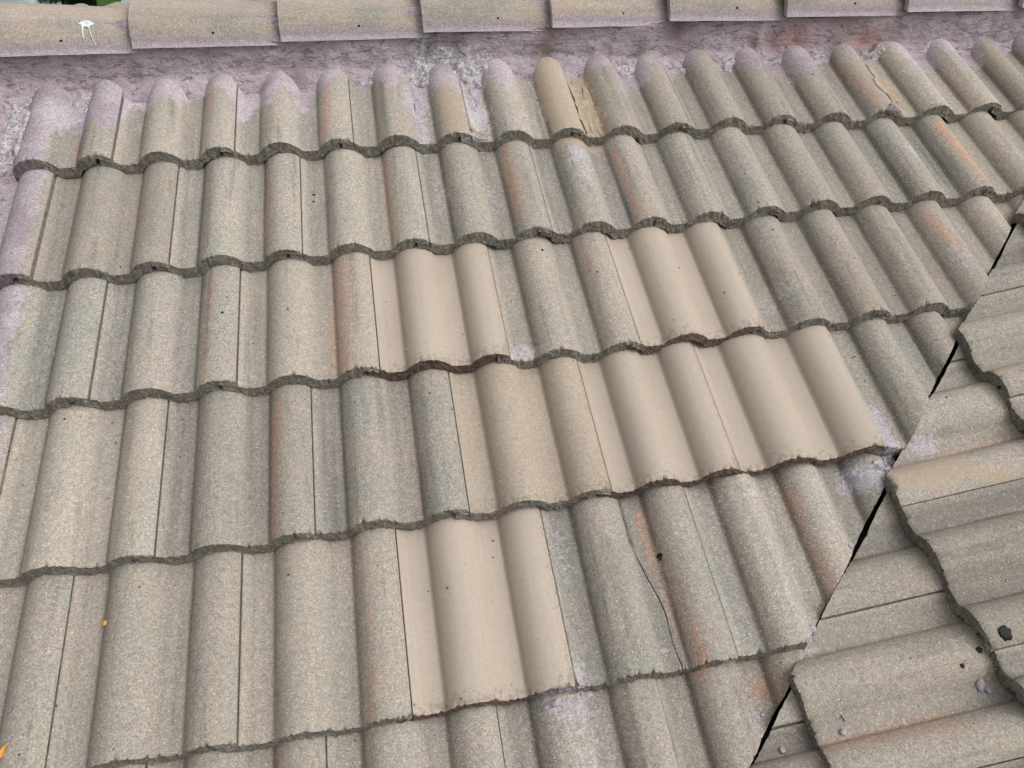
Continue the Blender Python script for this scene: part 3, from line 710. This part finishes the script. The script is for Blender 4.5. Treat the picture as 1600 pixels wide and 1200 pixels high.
crumb(MS, .43, -1.153, .0052, 'small orange round husk lying in a pan on the fifth course', M_yel, asp=(1, .9, .9), seed=16, name='orange_husk', cat='husk', group=None)
crumb(MS, -.47, -1.357, .014, 'orange elongated husk at the lower left corner', M_yel, asp=(.28, 1.2, .3), rot=-.5, seed=17, name='orange_husk', cat='husk', group=None)
crumb(MS, -.63, .232, .007, 'short white splinter leaning in the pan under the ridge at left', M_white, asp=(.22, 1.2, .3), rot=-.35, seed=18, name='white_splinter', cat='splinter', group=None)

# fine grit lying in the pans and along the valley
def grit():
    rg = random.Random(11); bm = bmesh.new()
    for i in range(420):
        sl = MS if i < 330 else SS
        if sl is MS:
            k = math.floor(rg.uniform(-1, 15)) + .1 + rg.choice((rg.gauss(.22, .08), rg.uniform(0, 1))); y = rg.uniform(-1.55, .2)
            if k * P > (y + 2.7776) / 1.0353 - .02: continue
        else:
            k = rg.uniform(-1, 6); y = rg.uniform(-.75, .3)
            if k * P < -y / 1.0353 + .02: continue
        s_ = rg.choice((.0006, .0008, .001, .0013, .0018)); Wm = W_main if sl is MS else W_side
        c = Wm @ Vector((k * P, y, sl.surf(k * P, y) + s_ * .5))
        r_ = bmesh.ops.create_icosphere(bm, subdivisions=1, radius=s_)
        for v in r_['verts']: v.co = c + v.co * (1 + .5 * rg.random())
        mi = rg.choice((0, 0, 1))
        for f_ in {f_ for v in r_['verts'] for f_ in v.link_faces}: f_.material_index = mi
    me = bpy.data.meshes.new('grit'); bm.to_mesh(me); bm.free()
    return link('grit', me, None, (plain('dark_grit', (.12, .10, .08)), M_crumb))
tag(grit(), 'loose sand and mortar grit lying in the tile pans', kind='stuff')

# ---------------------------------------------------------------- ground and things beyond the ridge
GZ = -3.2
def grass_ground():
    m = NB('lawn'); m.co(); a = m.noise(m.raw, 2.5, 5, .65); b = m.noise(m.raw, 30, 3, .7)
    col = m.mix(m.mr(a, .35, .65), (.03, .085, .012), (.06, .14, .02)); col = m.mix(m.mul(m.mr(b, .4, .7), .5), col, (.018, .05, .01))
    return m.finish(col, .95, b, .03, 1)
n = 60
vs = [(-60 + 120 * i / n, -60 + 120 * j / n, GZ + .04 * nz(i * .4, j * .4)) for j in range(n + 1) for i in range(n + 1)]
g = link('lawn', mesh('lawn', vs, [(j * (n + 1) + i, j * (n + 1) + i + 1, (j + 1) * (n + 1) + i + 1, (j + 1) * (n + 1) + i) for j in range(n) for i in range(n)]), None, (grass_ground(),))
tag(g, kind='structure')
vs = [(s * 3000, t * 3000, GZ - .2) for s, t in ((-1, -1), (1, -1), (1, 1), (-1, 1))]
tag(link('far_ground', mesh('far_ground', vs, [(0, 1, 2, 3)]), None, (plain('far_grass', (.05, .09, .025), .95, .5, .3),)), kind='structure')

def rbox(bm, c, s, bev=.02, seg=2):
    r_ = bmesh.ops.create_cube(bm, size=1); vs_ = r_['verts']
    for v in vs_: v.co = Vector((c[0] + v.co.x * s[0], c[1] + v.co.y * s[1], c[2] + v.co.z * s[2]))
    bmesh.ops.bevel(bm, geom=list({e for v in vs_ for e in v.link_edges}), offset=bev, segments=seg, affect='EDGES')
def bobj(name, parts, mat, parent=None):
    bm = bmesh.new()
    for p_ in parts: rbox(bm, *p_)
    me = bpy.data.meshes.new(name); bm.to_mesh(me); bm.free()
    return link(name, me, parent, (mat,))
# pale cover draped over a low stack
vs = []; nn = 40
for j in range(nn):
    for i in range(nn):
        u, v = i / (nn - 1) * 2 - 1, j / (nn - 1) * 2 - 1
        e = max(abs(u), abs(v)); h = .7 * sstep(1.0, .82, e) * (1 - .06 * u) + .03 * fbm(u * 3, v * 3, 1.1)
        vs.append((-4.6 + 1.28 * u, 10.4 + .8 * v, GZ + max(.02, h)))
tp = link('draped_tarpaulin', mesh('draped_tarpaulin', vs, [(j * nn + i, j * nn + i + 1, (j + 1) * nn + i + 1, (j + 1) * nn + i) for j in range(nn - 1) for i in range(nn - 1)]), None, (plain('pale_sheet', (.42, .50, .55), .5, 3, .12),))
tag(tp, 'pale blue grey sheet draped over a low stack on the lawn beyond the ridge', 'tarpaulin')
def lathe(name, pr, loc, mat, parent=None, seg=20):
    vs, fs = [], []
    for r_, z in pr:
        for a in range(seg): t = 2 * math.pi * a / seg; vs.append((r_ * math.cos(t), r_ * math.sin(t), z))
    for q in range(len(pr) - 1):
        for a in range(seg): fs.append((q * seg + a, q * seg + (a + 1) % seg, (q + 1) * seg + (a + 1) % seg, (q + 1) * seg + a))
    return link(name, mesh(name, vs, fs), parent, (mat,), loc)
M_pot = plain('black_plastic', (.025, .022, .025), .5); M_leaf = plain('dark_leaf', (.03, .07, .02), .6, 20, .4)
PR = [(0, 0), (.13, 0), (.19, .30), (.21, .30), (.21, .34), (.17, .34), (.16, .28), (0, .28)]
for x, y, s, lab in ((-2.92, 9.85, 1.1, 'black plant pot on the lawn beside the pale draped sheet'), (-1.55, 9.9, 1.0, 'black plant pot seen over the second ridge tile')):
    e = empty('plant_pot', Matrix.Translation((x, y, GZ)) @ Matrix.Scale(s, 4), label=lab, cat='plant pot', group='black pots on the lawn')
    lathe('pot', PR, (0, 0, 0), M_pot, e)
rl = random.Random(4); vs, fs = [], []
for i in range(500):
    c = Vector((rl.gauss(0, .13), rl.gauss(0, .14), .25 + abs(rl.gauss(0, .2)))); d1 = Vector((rl.gauss(0, 1), rl.gauss(0, 1), rl.gauss(0, .6))).normalized() * .06; d2 = d1.orthogonal().normalized() * .02
    b = len(vs); vs += [c - d1, c + d2, c + d1, c - d2]; fs.append((b, b + 1, b + 2, b + 3))
e = empty('shrub', Matrix.Translation((-3.18, 9.95, GZ)), label='small dark green shrub between the pale sheet and the black pot', cat='shrub')
link('foliage', mesh('foliage', vs, fs, False), e, (M_leaf,)); lathe('stem', [(.02, 0), (.015, .4)], (0, 0, 0), plain('bark', (.08, .06, .04)), e)
tag(bobj('garden_slab', [((-2.25, 10.0, GZ + .12), (.35, .8, .24), .03)], plain('grey_stone', (.3, .32, .33), .9)), 'grey stone block on the grass at the first ridge joint', 'stone block')
# walls that carry the roof
hw = bobj('house_wall', [((1.1, -.35, (GZ - .95) / 2), (3.4, 3.3, -.95 - GZ), .01)], M_wall)
tag(hw, 'rendered house wall below the roof', 'house wall')
